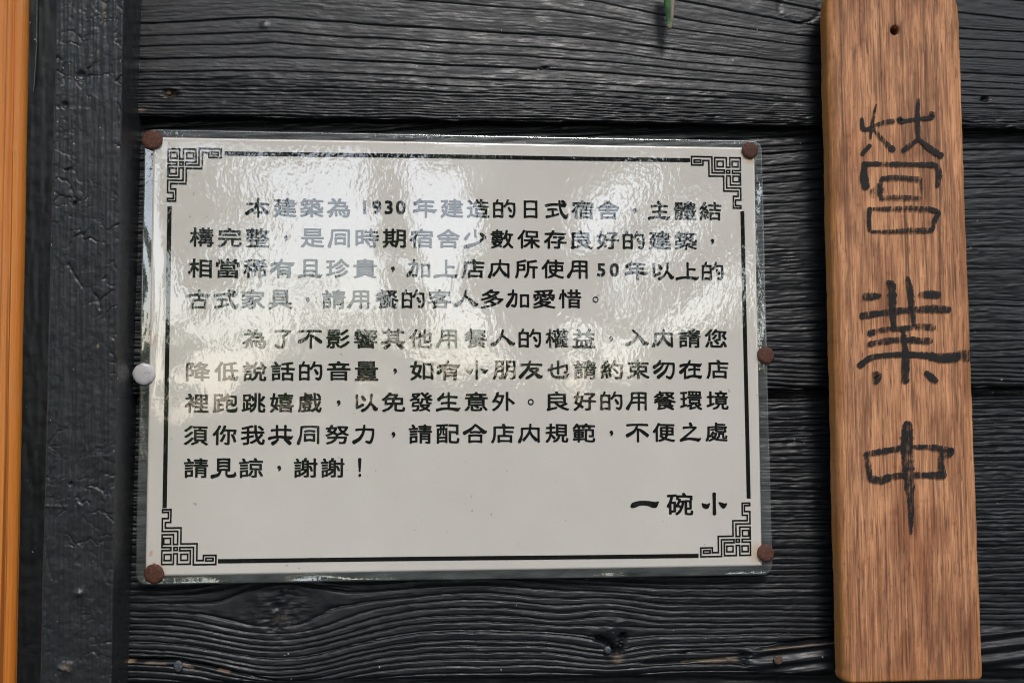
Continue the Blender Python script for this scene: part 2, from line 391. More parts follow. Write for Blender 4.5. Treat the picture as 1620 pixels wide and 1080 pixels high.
def plank_low(px, py):
    # grain sweeping under the big knot and arching away from it
    dip = 30*np.exp(-((px-440)/125)**2)*sstep(930, 1000, py)-26*np.exp(-((px-445)/90)**2)*sstep(985, 930, py)*sstep(860, 920, py)
    arch = -24*np.exp(-((px-735)/190)**2)*sstep(1075, 920, py)*sstep(860, 920, py)
    q = py-dip-arch+.010*(px-900)
    k2x, k2y = (px-965)/62, (py-1000)/46
    q = 1000+(q-1000)*(1-.55*np.exp(-(k2x**2+k2y**2)))
    q = q+2.0*fbm(px/110, py/35, 23)+.9*vnoise(px/24, py/9, 25)
    q = q+.7*vnoise(px/7, py/6, 26)
    h = .78*profile(q, L3, AM3, .72, .8, .95)
    ruff = sstep(905, 840, py)
    h = h*(1-.35*ruff)+rough(px, q, .75+.9*ruff, 80)
    k1 = np.exp(-(((px-440)/52)**2+((py-975)/46)**2)**1.5)                        # the big knot: smooth and cracked
    ring = 1.0*np.cos(np.hypot((px-440)/7, (py-978)/8)*1.3)*.12
    h = h*(1-.85*k1)+k1*(1.6*ring+1.1*fbm(px/9, py/9, 27)+.35*fbm(px/3, py/3, 28)-.1)
    browned = .16*np.exp(-(((px-452)/20)**2+((py-985)/22)**2)**2)*sstep(0,.2,fbm(px/5,py/5,30))
    h = h-2.0*np.exp(-(poly_dist(px, py, [(436,950),(437,975),(438,996)])/1.5)**2)
    k2 = np.exp(-(((px-968)/30)**2+((py-1000)/34)**2)**1.5)
    h = h*(1-.85*k2)+k2*(.9*fbm(px/10, py/10, 29)+.1)
    bare = browned
    cav = poly_dist(px+3*fbm(px/6, py/6, 32), py+3*fbm(px/6, py/6, 34), [(949,1011),(960,1016),(970,1027),(977,1034)])/4.2
    cav = np.minimum(cav, poly_dist(px+3*fbm(px/6, py/6, 32), py, [(977,1034),(984,1024),(987,1005)])/3.6)
    h = h-4.5*np.exp(-cav**4)+.9*np.exp(-(((px-968)/20)**2+((py-994)/16)**2)**2)
    bare = np.maximum(bare, .45*np.exp(-(((px-979)/9)**2+((py-1043)/7)**2)**2))
    # split along the lower left edge, splinters at the lower right
    wob = 1.5*vnoise(px/12, py*0, 91)
    d = poly_dist(px, py+wob, [(150,1042),(285,1044),(330,1053),(400,1071),(460,1083)])
    h = h-3.4*np.exp(-(d/2.0)**2)*(1-.5*sstep(300,420,px))
    h = h+.9*np.exp(-((py-1050-wob)/7)**2)*sstep(300, 270, px)*sstep(1043, 1047, py)
    d2 = poly_dist(px, py+wob, [(1190,1027),(1230,1022),(1262,1016),(1330,1011),(1560,1002),(1700,998)])
    h = h-4.0*np.exp(-(d2/2.6)**2)*sstep(1186, 1202, px)
    lift = sstep(1170, 1215, px)*sstep(1012-.07*(px-1262), 1024-.07*(px-1262), py)
    slant = py+.13*(px-1300)
    h = h*(1-lift)+lift*(1.2+1.5*np.sin((slant-1012)/21*np.pi*2)*.55+.3*vnoise(px/40, slant/3, 95)+.18*vnoise(px/14, slant/2, 97))
    d3 = poly_dist(px, py+wob*.6, [(1020,1049),(1090,1046),(1150,1040),(1188,1036)])
    h = h-2.2*np.exp(-(d3/1.8)**2)
    h = h-3.2*np.exp(-(poly_dist(px, py, [(1176,1034),(1180,1052)])/2.4)**2)
    h = h-2.2*np.exp(-(poly_dist(px, py+wob, [(1080,1032),(1120,1030)])/1.4)**2)
    bare = np.maximum(bare, .5*np.exp(-((poly_dist(px, py+2*wob, [(1080,1047),(1130,1046),(1165,1043)])/(1.2+3.0*sstep(1085,1160,px)))**3))*np.clip(.8+fbm(px/6,py/2.5,96),0,1))
    bare = np.maximum(bare, 1.0*np.exp(-(((px-203)/9)**2+((py-1046)/3.0)**2)**2))
    bare = np.maximum(bare, .40*np.exp(-(poly_dist(px, py+wob, [(230,1049),(262,1050)])/2.0)**4))
    bare = np.maximum(bare, .8*np.exp(-(poly_dist(px, py+wob*2, [(288,1051),(302,1056)])/2.4)**4))
    bare = np.maximum(bare, .6*np.exp(-(poly_dist(px, py+wob, [(345,1060),(362,1064)])/1.8)**4))
    bare = np.maximum(bare, .35*np.exp(-(poly_dist(px, py+wob, [(1210,1027),(1320,1017)])/1.6)**4))
    return h, bare
L4 = rand_lines(900, 1700, 11, .4, 17)
def plank_far(px, py):
    q = py+3*fbm(px/120, py/40, 43)
    return profile(q, L4, np.ones(len(L4)), .7, .3)+rough(px, q, 1, 90), np.zeros_like(px)
L0 = rand_lines(-900, 0, 18, .4, 19)
def plank_high(px, py):
    q = py+6*fbm(px/150, py/40, 53)
    return profile(q, L0, np.ones(len(L0)), .3, .3)+rough(px, q, 1, 95), np.zeros_like(px)
plank(Em, E0, plank_high, dx=3, dz=1.0)
plank(E0, E1, plank_top)
plank(E1, E2, plank_mid)
plank(E2, E3, plank_low)
plank(E3, E4, plank_far, dx=2, dz=.7)

def dome(name, px, py, y0, r, hgt, mat, parent, flat=.8, tilt=(0,0), seg=20, seed=0, squash=1.0):
    """a low round head (nail or tack) on the plane y = y0 (a small rim, then a slightly domed face)"""
    c = U(px, py, y0); V = [(0, -hgt, 0)]; rg = np.random.default_rng(seed)
    prof = [(.35, hgt*.99), (.7, hgt*.93), (.93, hgt*flat), (1.0, hgt*.45), (1.0, 0.), (.9, -.8)]
    wob = [1+.025*rg.normal() for _ in range(seg)]
    for rr, hh in prof:
        for k in range(seg):
            a = 2*math.pi*k/seg
            V.append((r*rr*wob[k]*math.cos(a), -hh, r*rr*wob[k]*math.sin(a)*squash))
    V = np.array(V); V[:,1] += tilt[0]*V[:,0]+tilt[1]*V[:,2]
    tri = [[0, 1+k, 1+(k+1) % seg] for k in range(seg)]
    for j in range(len(prof)-1):
        for k in range(seg):
            a, b = 1+j*seg+k, 1+j*seg+(k+1) % seg
            tri += [[a, a+seg, b+seg], [a, b+seg, b]]
    o = mesh_np(name, V if parent is None else V+c, tri, mat, parent)
    if parent is None: o.location = [v*S for v in c]
    return o
dome("nail", 282, 1053, .6, 2.1, .7, M_NAIL, wall, squash=1.25, seed=1)
dome("nail", 961, 1027, .6, 1.8, 1.2, M_NAIL, wall, seed=2)
dome("nail", 1231, 1043, -1.4, 2.2, .7, M_RNAIL, wall, seed=3)
dome("nail", 267, 147, 3.6, 1.3, .8, M_RNAIL, wall, seed=4)
under(wall)

# ------------------------------------------------------------------ post at the left
post = empty("timber_post", (-195, -25, -300))
tag(post, "charcoal painted upright timber post with crackled paint, left of the planks", "post")
def vor(x, y, seed):
    """distance to the cell wall and a random value per cell"""
    r = np.random.default_rng(seed); T = r.random((128,128,3))
    xi, yi = np.floor(x).astype(int), np.floor(y).astype(int)
    f1 = np.full(x.shape, 9.); f2 = f1.copy(); val = np.zeros(x.shape)
    for i in (-1,0,1):
        for j in (-1,0,1):
            c = T[(xi+i) & 127, (yi+j) & 127]
            d = np.hypot(xi+i+c[...,0]-x, yi+j+c[...,1]-y)
            nw = d < f1
            f2 = np.where(nw, f1, np.minimum(f2, d)); val = np.where(nw, c[...,2], val); f1 = np.where(nw, d, f1)
    return f2-f1, val
def strip(name, pxl, pxr, y0, back, mat, parent, fn, dx=.5, dz=.6, rl=1.0, rr=1.0):
    """upright strip: left and right photo edges given at the top and bottom of the frame"""
    zt, zb = 330., -330.
    def xat(e):
        a, b = U(e[0], 0, y0), U(e[1], 1080, y0)
        return lambda Z: a[0]+(b[0]-a[0])*(Z-a[2])/(b[2]-a[2])
    fl, fr_ = xat(pxl), xat(pxr)
    zs = np.arange(zb, zt, dz); wmm = abs(fr_(0)-fl(0)); n = max(6, int(wmm/dx))
    s = np.linspace(0, 1, n)[None,:]; Z = np.tile(zs[:,None], (1,n))
    X = fl(Z)+(fr_(Z)-fl(Z))*s
    px, py = project(X, np.full_like(X, y0), Z)
    h, at = fn(px, py, X, Z)
    dl, dr = X-fl(Z), fr_(Z)-X
    cut = lambda d, r: r-np.sqrt(np.maximum(r*r-np.maximum(r-d, 0)**2, 0))
    Y = y0-h+cut(dl, rl)+cut(dr, rr)
    return grid_slab(name, X, Y, Z, back, mat, parent, at)
def post_face(px, py, X, Z):
    wx, wy = px+20*fbm(px/30, py/30, 101), py+20*fbm(px/26, py/26, 103)
    e1, v1 = vor(wx/30, wy/24, 5); e2, v2 = vor(wx/13, wy/15, 6)
    zone = sstep(-.10, .22, fbm(px/80, py/130, 107)+.15*np.cos((py-330)/300))
    h = 1.35*zone*(-.62*np.exp(-(e1/.05)**2)*sstep(-.2,.3,fbm(px/22,py/22,106))+.26*(v1-.5)) + sstep(0,.3,fbm(px/50, py/60, 109))*(-.34*np.exp(-(e2/.08)**2)*sstep(-.2,.25,fbm(px/18,py/18,108))+.14*(v2-.5))
    h = h+.55*fbm(px/9, py/60, 111)*.4+.22*fbm(px/7, py/7, 113)+.5*fbm(px/40, py/40, 115)
    h = h+.34*fbm(px/3.2, py/110, 125)
    g = sstep(260, 0, py)
    h = h+g*.35*fbm(px/4, py/90, 117)                                             # brushed grain near the top
    d = np.hypot((px-126)/8, (py-938)/6); h = h+1.5*np.exp(-d**2)
    d = np.hypot((px-103)/13, (py-1054)/12); h = h+np.exp(-d**4)*(1.0+1.4*fbm(px/6, py/6, 119))
    for cx, cy, r in ((112,765,3),(118,323,3.2),(103,166,5),(128,120,7)):
        h = h-1.3*np.exp(-(np.hypot(px-cx, py-cy)/r)**4)
    h = h-.6*np.exp(-(poly_dist(px, py, [(108,418),(118,436),(130,454)])/1.6)**2)
    h = h-.5*np.exp(-(poly_dist(px, py, [(70,850),(76,890),(82,915)])/1.6)**2)
    h = h+.35*np.exp(-(poly_dist(px, py, [(66,800),(105,801)])/2.2)**2)
    bare = .9*np.exp(-(np.hypot((px-155)/2.2, (py-547)/3.2))**4)
    bare = np.maximum(bare, .30*np.exp(-(np.hypot((px-103)/12, (py-1056)/11))**4)*sstep(-.15,.25,fbm(px/5, py/5, 121)))
    bare = np.maximum(bare, .35*np.exp(-(poly_dist(px, py, [(163,5),(162,35)])/1.5)**4))
    return h, {"bare": bare}
strip("post_body", (88,62), (196,176), -25, 24, M_POST, post, post_face, dx=.4, dz=.45, rl=1.4, rr=.9)
def rec(px, py, X, Z): return .35*fbm(px/6, py/60, 131)+.2*fbm(px/7, py/9, 133), {"bare": np.zeros_like(px)}
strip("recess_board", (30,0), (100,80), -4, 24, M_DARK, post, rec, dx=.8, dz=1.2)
# made-up glossy ridge standing in for a thin glint on the recessed board
pts = [(60,-30),(59,30),(58.5,70),(57,100),(55,130),(53,146)]
V, Fc = [], []
for i, (a, b) in enumerate(pts):
    c = U(a, b, -5.2); r = .42 if i < len(pts)-1 else .12
    for k in range(6): V.append(c+np.array([r*math.cos(k*math.pi/3), -r*math.sin(k*math.pi/3)*1.6, 0]))
    if i:
        for k in range(6): Fc.append([(i-1)*6+k, (i-1)*6+(k+1) % 6, i*6+(k+1) % 6, i*6+k])
n = N("glossy glint ridge"); M_GLINT = n.set(Base_Color=n.mix(n.noise(n.map((600,)*3), 1, 3), (.02,.03,.02), (.10,.13,.09)), Roughness=.08, Coat_Weight=1.0, Normal=n.bump(n.noise(n.map((500,)*3), 1, 2), .0006))
mesh_np("glint_ridge", V, Fc, M_GLINT, post)
under(post)

frame = empty("orange_timber_frame", (-245, -20, -300))
tag(frame, "varnished orange timber frame standing upright at the far left edge", "frame")
def orange(px, py, X, Z):
    gx = px-(8-8*(py/1080.))
    h = -1.3*np.exp(-((px-(21-17*py/1080))/2.2)**2)-.9*np.exp(-((px-(9-16*py/1080))/2)**2)+.3*fbm(px/3, py/160, 141)
    h = h+.5*np.exp(-(np.hypot((px-20)/5, (py-235)/8))**2)
    return h, {}
strip("frame_moulding", (-260,-280), (43,23), -7, 24, M_ORANGE, frame, orange, dx=.6, dz=1.0, rr=3.2)
under(frame)

# ------------------------------------------------------------------ laminated notice
SY = -2.0
def disp(x, z):
    """gentle waves of the stiff laminated sheet, y in mm"""
    d = -.75*np.sin((x+40)/52.)*np.cos((z-20)/70.)*.8-.55*np.sin(x/31.+z/60.+1.1)*.6-.5*np.cos(z/38.+x/110.)*.5
    lf = np.clip((-141-x)/10, 0, 2); d = d-.55*lf**2*(1+.5*np.sin(z/17.))
    rt = np.clip((x-145)/6, 0, 2); d = d-.34*rt**2*(.5+1.6*vnoise(z/19., z*0+.3, 201))
    bt = np.clip((-103-z)/5, 0, 2); d = d-.42*bt**2*(.6+1.8*vnoise(x/24., x*0+.7, 203))
    tp = np.clip((z-101)/7, 0, 2); d = d+.42*tp**2*(.8+1.2*vnoise(x/30., x*0+.2, 205))
    return SY+d
notice = empty("laminated_notice", (0, SY, -105))
tag(notice, "laminated white notice with black Chinese text and a fretwork border, tacked to the planks", "notice")
def qmap():                                                   # photo pixel on the notice -> sheet coordinates
    def f(px, py):
        p = U(px, py, SY); return p[0], p[2]
    return f
Q = qmap()
# paper outline from its four corners
PC = [Q(241.5,216), Q(1194,233), Q(1206,895), Q(230,911)]     # tl tr br bl
FC = [Q(228,203), Q(1205.5,222), Q(1222.5,909), Q(215,925)]
def bil(c, s, t):
    tl, tr_, br, bl = [np.array(p) for p in c]
    s, t = s[...,None], t[...,None]
    return (bl*(1-s)+br*s)*(1-t)+(tl*(1-s)+tr_*s)*t
s, t = np.meshgrid(np.linspace(0,1,240), np.linspace(0,1,170))
P = bil(PC, s, t); X, Z = P[...,0], P[...,1]
px, py = project(X, np.full_like(X, SY), Z)
stain = .75*np.exp(-(np.hypot((px-1187)/9, (py-252)/6))**2)+.4*np.exp(-(np.hypot(px-1201, py-875)/16)**4)+.25*np.exp(-(np.hypot(px-247, py-905)/17)**4)
stain += .45*np.exp(-((np.hypot((px-234)/1.05, py-535)-11)/1.6)**2)+.9*np.exp(-(np.hypot(px-239, py-875)/3)**4)
o = grid_slab("paper", X, disp(X, Z), Z, disp(X, Z)+.3, M_PAPER, notice, {"stain": np.clip(stain, 0, 1)})
# clear film margin round the paper with rounded corners
def film_ring():
    V, Fc = [], []; per = 90
    inner, outer = [], []
    ic = [np.array(PC[i]) for i in (3,2,1,0)]; oc = [np.array(FC[i]) for i in (3,2,1,0)]
    for e in range(4):
        a, b, A, B = ic[e], ic[(e+1) % 4], oc[e], oc[(e+1) % 4]
        for k in range(per):
            u_ = k/per; inner.append(a+(b-a)*u_); outer.append(A+(B-A)*u_)
    R_ = 5.0
    oc_in = []
    ctr = sum(oc)/4
    for q in range(len(outer)):
        p = outer[q].copy()
        for e in range(4):
            c = oc[e]; sx, sz = np.sign(ctr-c)
            cc = c+np.array([sx, sz])*R_
            dlt = p-cc
            if dlt[0]*sx < 0 and dlt[1]*sz < 0:
                l = np.linalg.norm(dlt)
                if l > R_: p = cc+dlt/l*R_
        outer[q] = p
    rows = 15; n_ = len(inner)
    for j in range(rows):
        f_ = j/(rows-1)
        for q in range(n_):
            p = inner[q]*(1-f_)+outer[q]*f_
            if j == 0: p = p+(ctr-p)*.002
            y = disp(np.array(p[0]), np.array(p[1]))-.06+.55*max(0, (f_-.86)/.14)**2
            V.append((p[0], float(y), p[1]))
    for j in range(rows-1):
        for q in range(n_):
            a, b = j*n_+q, j*n_+(q+1) % n_
            Fc.append([a, a+n_, b+n_, b])
    return mesh_np("film_margin", V, Fc, M_FILM, notice)
film_ring()

def flat_mesh(name, polys, mat, parent, lift=.18, ysurf=disp):
    """polys: list of (points2d Nx2, faces); each gets a hair more height than the one before"""
    V, Fc = [], []
    for k, (p, f) in enumerate(polys):
        p = np.asarray(p, float); b = len(V)
        y = ysurf(p[:,0], p[:,1])-lift-.0015*(k % 40)
        V.extend(np.stack([p[:,0], y, p[:,1]], 1).tolist()); Fc.extend([[b+i for i in q] for q in f])
    tri = [q for q in Fc if len(q) == 3]+[h for q in Fc if len(q) == 4 for h in ([q[0],q[1],q[2]],[q[0],q[2],q[3]])]
    V = np.array(V); tri = np.array(tri)
    a, b, c = V[tri[:,0]], V[tri[:,1]], V[tri[:,2]]
    cw = (b[:,0]-a[:,0])*(c[:,2]-a[:,2])-(b[:,2]-a[:,2])*(c[:,0]-a[:,0])
    tri[cw < 0] = tri[cw < 0][:, ::-1]; tri = tri[np.abs(cw) > 1e-7]          # all facing out, no slivers
    o = mesh_np(name, V, tri, mat, parent, smooth=True)
    e = .05; X_, Z_ = V[:,0], V[:,2]                                       # normals of the sheet itself
    nn = np.stack([(ysurf(X_+e, Z_)-ysurf(X_-e, Z_))/(2*e), -np.ones(len(V)), (ysurf(X_, Z_+e)-ysurf(X_, Z_-e))/(2*e)], 1)
    nn /= np.linalg.norm(nn, axis=1)[:,None]
    if len(o.data.vertices) == len(V): o.data.normals_split_custom_set_from_vertices(nn.tolist())
    return o
def bar(a, b, wd, n=1, ext=0):
    a, b = np.array(a, float), np.array(b, float); d = (b-a)/np.linalg.norm(b-a); a = a-d*ext; b = b+d*ext
    o_ = np.array([-d[1], d[0]])*wd/2; P_ = []
    for i in range(n+1):
        c = a+(b-a)*i/n; P_ += [c-o_, c+o_]
    return P_, [[2*i, 2*i+2, 2*i+3, 2*i+1] for i in range(n)]
def brush(pts, wd, k=7, gain=1.0):
    """smooth stroke through pts with a width at each point and round ends"""
    p = np.array([q[:2] for q in pts], float); w_ = np.array([q[2] if len(q) > 2 else wd for q in pts], float)
    if len(p) == 2:
        p = np.array([p[0], (p[0]+p[1])/2, p[1]]); w_ = np.array([w_[0], w_.mean(), w_[1]])
    pp = np.vstack([2*p[0]-p[1], p, 2*p[-1]-p[-2]]); C, Wd = [], []
    for i in range(1, len(pp)-2):
        for j in range(k):
            t_ = j/k; a, b, c, d = pp[i-1], pp[i], pp[i+1], pp[i+2]
            C.append(.5*((2*b)+(c-a)*t_+(2*a-5*b+4*c-d)*t_**2+(3*b-a-3*c+d)*t_**3)); Wd.append(w_[i-1]*(1-t_)+w_[i]*t_)
    C.append(p[-1]); Wd.append(w_[-1]); C, Wd = np.array(C), np.array(Wd)
    tg = np.gradient(C, axis=0); tg /= np.maximum(np.linalg.norm(tg, axis=1), 1e-9)[:,None]
    nn = np.stack([-tg[:,1], tg[:,0]], 1)
    Wd = Wd*gain
    L, R_ = C+nn*Wd[:,None]/2, C-nn*Wd[:,None]/2
    P_ = []; 
    for i in range(len(C)): P_ += [R_[i], L[i]]
    Fs = [[2*i, 2*i+2, 2*i+3, 2*i+1] for i in range(len(C)-1)]
    for end, sg in ((0, -1), (len(C)-1, 1)):
        b = len(P_); P_.append(C[end])
        arc = [C[end]+(nn[end]*math.cos(a)*1+tg[end]*sg*math.sin(a)*.8)*Wd[end]/2 for a in np.linspace(0, math.pi, 6)]
        P_ += arc
        for i in range(5): Fs.append([b, b+1+i, b+2+i] if sg < 0 else [b, b+2+i, b+1+i])
    return P_, Fs

# clerical-script characters drawn stroke by stroke (box about 40 x 32, y up)
W0 = 3.1
def h_(a, b, y, r=1.0): return [(a, y-.5, 3.3), (a+3, y, 2.8), ((a+b)/2, y+.5*r, 2.6), (b-3, y, 2.9), (b, y-.3, 3.2)]
def H_(a, b, y): L = b-a; return [(a, y-1.8, 4.0), (a+.12*L, y-.4, 3.6), (a+.4*L, y+.9, 3.0), (a+.7*L, y-.1, 3.8), (a+.88*L, y-.9, 5.0), (b, y+1.9, .9)]
def v_(x, a, b): return [(x, a, 3.4), (x, (a+b)/2, 3.0), (x, b, 3.4)]
def box_(a, b, t, u): return [v_(a, t+.5, u-1), v_(b, t+.5, u-1), h_(a, b, t), h_(a, b, u)]
PIE = lambda *p: [(x, y, 2.8+2.2*i/(len(p)-1)) for i, (x, y) in enumerate(p)]
NA = lambda x0, y0, x1, y1: [(x0, y0, 2.8), (x0*.6+x1*.4, y0*.58+y1*.42, 3.4), (x0*.25+x1*.75, y1*.88+y0*.12, 5.8), (x1-.5, y1+1.0, 4.2), (x1+1.5, y1+3, .9)]
LISHU = {
 '一': [[(-20,-3,3.2),(-17,-1.2,5.2),(-8,1.6,4.2),(4,1.2,4.4),(11,-.6,5.6),(15,-.6,5.6),(20,3.2,1)]],
 '小': [v_(0,15,-14), [(-18,1,1.5),(-15,-2,4.6),(-11,-2.8,4.4),(-7,1,1.2)], [(7,2.2,1.2),(10,.2,3.4),(14,-2.4,5),(19,.8,1)]],
 '人': [PIE((0,14),(-3,4),(-10,-6),(-19,-11)), NA(-1,5,19,-10)],
 '入': [NA(-7,14,19,-10), PIE((2,4),(-6,-5),(-19,-11))],
 '不': [h_(-18,18,13), PIE((0,12),(-6,2),(-18,-5)), v_(1,6,-15), [(4,5,3),(10,1,4.4),(18,-5,4.6)]],
 '了': [h_(-12,13,13), [(13,13,3),(6,7,3),(1,4,3)], [(1,5,3.2),(3,-4,3.4),(1,-12,3.6),(-4,-14,3.6),(-11,-11,4)]],
 '之': [[(0,15,4),(2,11,4)], h_(-12,10,8), [(10,8,3),(-2,-2,3),(-15,-12,3.4)], H_(-17,19,-12)],
 '上': [v_(0,14,-12), h_(0,13,3), H_(-20,20,-12)],
 '力': [h_(-15,14,8), [(14,8,3),(13,-4,3.3),(9,-13,3.8),(2,-12,3)], PIE((-1,15),(-3,3),(-9,-7),(-19,-13))],
 '也': [[(-17,0,3.4),(0,4,2.8),(15,8,3)], [(15,8,3),(15,-4,3),(11,-4,3)], v_(0,15,-6), [(-11,9,3),(-12,-3,3),(-9,-10,3.5),(0,-12.5,3.8),(12,-11.5,4.6),(19,-6,1)]],
 '少': [v_(0,15,4), [(-10,9,3),(-17,0,4.8)], [(9,9,3.2),(13,6,4.6),(17,2,4)], PIE((14,1),(2,-8),(-18,-14))],
 '古': [H_(-19,19,7), v_(0,15,-1), *box_(-10,10,-1,-13)],
 '有': [H_(-19,19,8), PIE((-2,15),(-8,5),(-19,-4)), v_(-8,2,-15), h_(-8,11,2), [(11,2,3),(11,-13,3.2),(7,-14,2.6)], h_(-8,11,-4), h_(-8,11,-9)],
 '本': [h_(-18,18,6), v_(0,15,-15), PIE((-1,5),(-8,-3),(-19,-10)), NA(1,5,18,-9), h_(-6,6,-8)],
 '主': [[(-2,15,4),(1,11.5,4)], h_(-14,14,8), h_(-12,12,-2), v_(0,7,-12), H_(-19,19,-12)],
 '日': [*box_(-10,10,13,-13), h_(-10,10,0)],
 '且': [v_(-10,14,-13), v_(10,14,-13), h_(-10,10,14), h_(-10,10,5), h_(-10,10,-4), H_(-20,20,-12)],
 '用': [[(-11,13,3),(-12,0,3),(-19,-13,5)], h_(-11,13,13), v_(13,13,-15), h_(-11,13,5), h_(-12,13,-3), v_(1,13,-15)],
 '的': [[(-12,15,3),(-14,10,3)], *box_(-18,-4,9,-13), h_(-18,-4,-2), [(6,15,3),(3,8,3),(0,4,3.5)], h_(4,17,9), [(17,9,3),(17,-6,3.3),(14,-13,3.5),(9,-12,3)], [(7,2,3.2),(11,-4,4)]],
 '內': [[(-14,8,3),(-14,-3,3),(-18,-14,4.6)], h_(-14,15,8), v_(15,8,-14), [(1,15,3),(0,6,3),(-4,-3,3.3),(-11,-11,4)], [(0,3,3),(4,-4,3.5),(11,-11,4.6)]],
 '同': [[(-13,13,3),(-14,0,3),(-18,-14,4.6)], h_(-13,15,13), v_(15,13,-14), h_(-7,9,6), *box_(-7,8,0,-9)],
 '以': [v_(-15,12,-7), [(-15,-9,3.2),(-5,-4,4)], [(-6,10,3.2),(-2,4,4.8)], [(10,13,3),(8,0,3),(1,-10,3.5),(-6,-14,4)], NA(7,0,19,-12)],
 '合': [PIE((0,15),(-7,8),(-19,1)), NA(0,15,18,2), h_(-8,8,2.5), *box_(-10,10,-3,-13)],
 '加': [h_(-17,-3,8), [(-3,8,3),(-4,-6,3),(-6,-12,3.5),(-11,-11,3)], PIE((-9,15),(-10,3),(-19,-12)), *box_(5,17,6,-12)],
 '生': [PIE((-9,14),(-12,9),(-17,4)), h_(-11,14,8), v_(0,15,-12), h_(-12,12,-2), H_(-20,20,-12)],
 '友': [h_(-18,18,9), PIE((-2,15),(-6,3),(-19,-12)), [(-5,2,2.8),(12,2.4,3),(4,-6,3.4),(-8,-14,4)], NA(-2,0,18,-12)],
 '勿': [PIE((-8,15),(-12,9),(-19,4)), h_(-11,16,10), [(16,10,3),(15,-5,3.3),(10,-14,3.8),(3,-12,3)], PIE((-3,9),(-8,2),(-18,-5)), PIE((6,9),(0,-3),(-12,-13))],
 '年': [PIE((-9,15),(-12,11),(-18,7)), h_(-10,14,11), h_(-11,12,3.5), v_(-11,4,-4), H_(-20,20,-4), v_(1,11,-15)],
 '共': [h_(-16,16,8), v_(-7,15,-4), v_(7,15,-4), H_(-20,20,-4), PIE((-5,-7),(-9,-11),(-14,-14)), [(6,-7,3),(10,-10,4.6),(15,-14,5)]],
 '其': [v_(-8,15,-5), v_(8,15,-5), h_(-17,17,11), h_(-8,8,5.5), h_(-8,8,0), H_(-20,20,-6), PIE((-5,-9),(-9,-12),(-14,-15)), [(6,-9,3),(10,-11,4.4),(15,-15,4.8)]],
 '見': [*box_(-9,9,14,-3), h_(-9,9,8.5), h_(-9,9,3), PIE((-5,-5),(-9,-11),(-19,-14)), [(5,-5,3),(5,-11,3),(9,-13.4,4),(18,-12,4.4),(19,-7,1.5)]],
 '式': [H_(-19,18,8), [(10,14.5,4),(14,11.5,4)], [(5,15,3),(6,3,3),(10,-8,4.2),(16,-13,5.4),(20,-7,1)], h_(-15,1,0), v_(-7,0,-10), [(-18,-13,3.6),(-8,-11,3),(3,-8,3)]],
 '在': [H_(-19,19,8), PIE((-2,15),(-8,5),(-19,-5)), v_(-11,1,-15), h_(-4,15,0), v_(6,6,-12), H_(-7,19,-12)],
 '跑': [*box_(-17,-6,13,5), v_(-11,4,-12), h_(-11,-4,-3), v_(-17,1,-12), [(-19,-14,3.2),(-11,-12,2.8),(-3,-10,2.8)], PIE((4,15),(2,10),(-3,5)), h_(2,17,10.5), [(17,10.5,3),(17,-1,3.2),(13,-4,3)], h_(3,11,4.5), v_(11,4.5,-2), h_(3,11,-2), [(3,4.5,3),(3,-8,3),(6,-12.5,3.6),(17,-12,4.6),(19.5,-7,1)]],
 '，': [[(1,1,5),(2.4,-1.6,3.2),(0,-5.5,.8)], [(.6,1.2,4.6),(1.2,.6,4.6)]],
 '。': [[(4.2*math.cos(a), 4.2*math.sin(a)-1, 1.7) for a in np.linspace(0, 2*math.pi, 13)]],
 '！': [[(0,14,4.6),(0,4,3.6),(0,-6,2.4)], [(0,-12.4,4.2),(.4,-12.6,4.2)]],
}
LINES = [
 [("本建築為", 408,328, 535.5,329), ("1930", 577,328, 634,328.5), ("年建造的日式宿舍，主體結", 673,329.5, 1124,334)],
 [("構完整，是同時期宿舍少數保存良好的建築，", 319,375, 1126,381)],
 [("相當稀有且珍貴，加上店內所使用", 316,424, 916,426), ("50", 951,427, 972,427), ("年以上的", 1007.5,428, 1128,429)],
 [("古式家具，請用餐的客人多加愛惜。", 314.5,473.5, 942,473)],
 [("為了不影響其他用餐人的權益，入內請您", 402,536, 1132.5,535)],
 [("降低說話的音量，如有小朋友也請約束勿在店", 313,587.5, 1135,584)],
 [("裡跑跳嬉戲，以免發生意外。良好的用餐環境", 311,637.5, 1135,633)],
 [("須你我共同努力，請配合店內規範，不便之處", 310,688.5, 1133.5,683)],
 [("請見諒，謝謝！", 310,740, 569,739.5)],
 [("一碗小", 1020.5,797, 1130,797)],
]
need = sorted({c for ln in LINES for seg in ln for c in seg[0] if c not in LISHU})
tmp = {}
for c in need:
    cu = bpy.data.curves.new("glyph", 'FONT'); cu.body = c; cu.resolution_u = 3
    o = bpy.data.objects.new("glyph", cu); COL.objects.link(o); tmp[c] = o
dg = bpy.context.evaluated_depsgraph_get(); dg.update(); GLY = {}
for c, o in tmp.items():
    me = o.evaluated_get(dg).to_mesh(); co = np.empty(len(me.vertices)*3); me.vertices.foreach_get("co", co)
    me.calc_loop_triangles()
    GLY[c] = (co.reshape(-1,3)[:,:2].copy(), [tuple(t_.vertices) for t_ in me.loop_triangles])
for o in tmp.values():
    cu = o.data; bpy.data.objects.remove(o); bpy.data.curves.remove(cu)
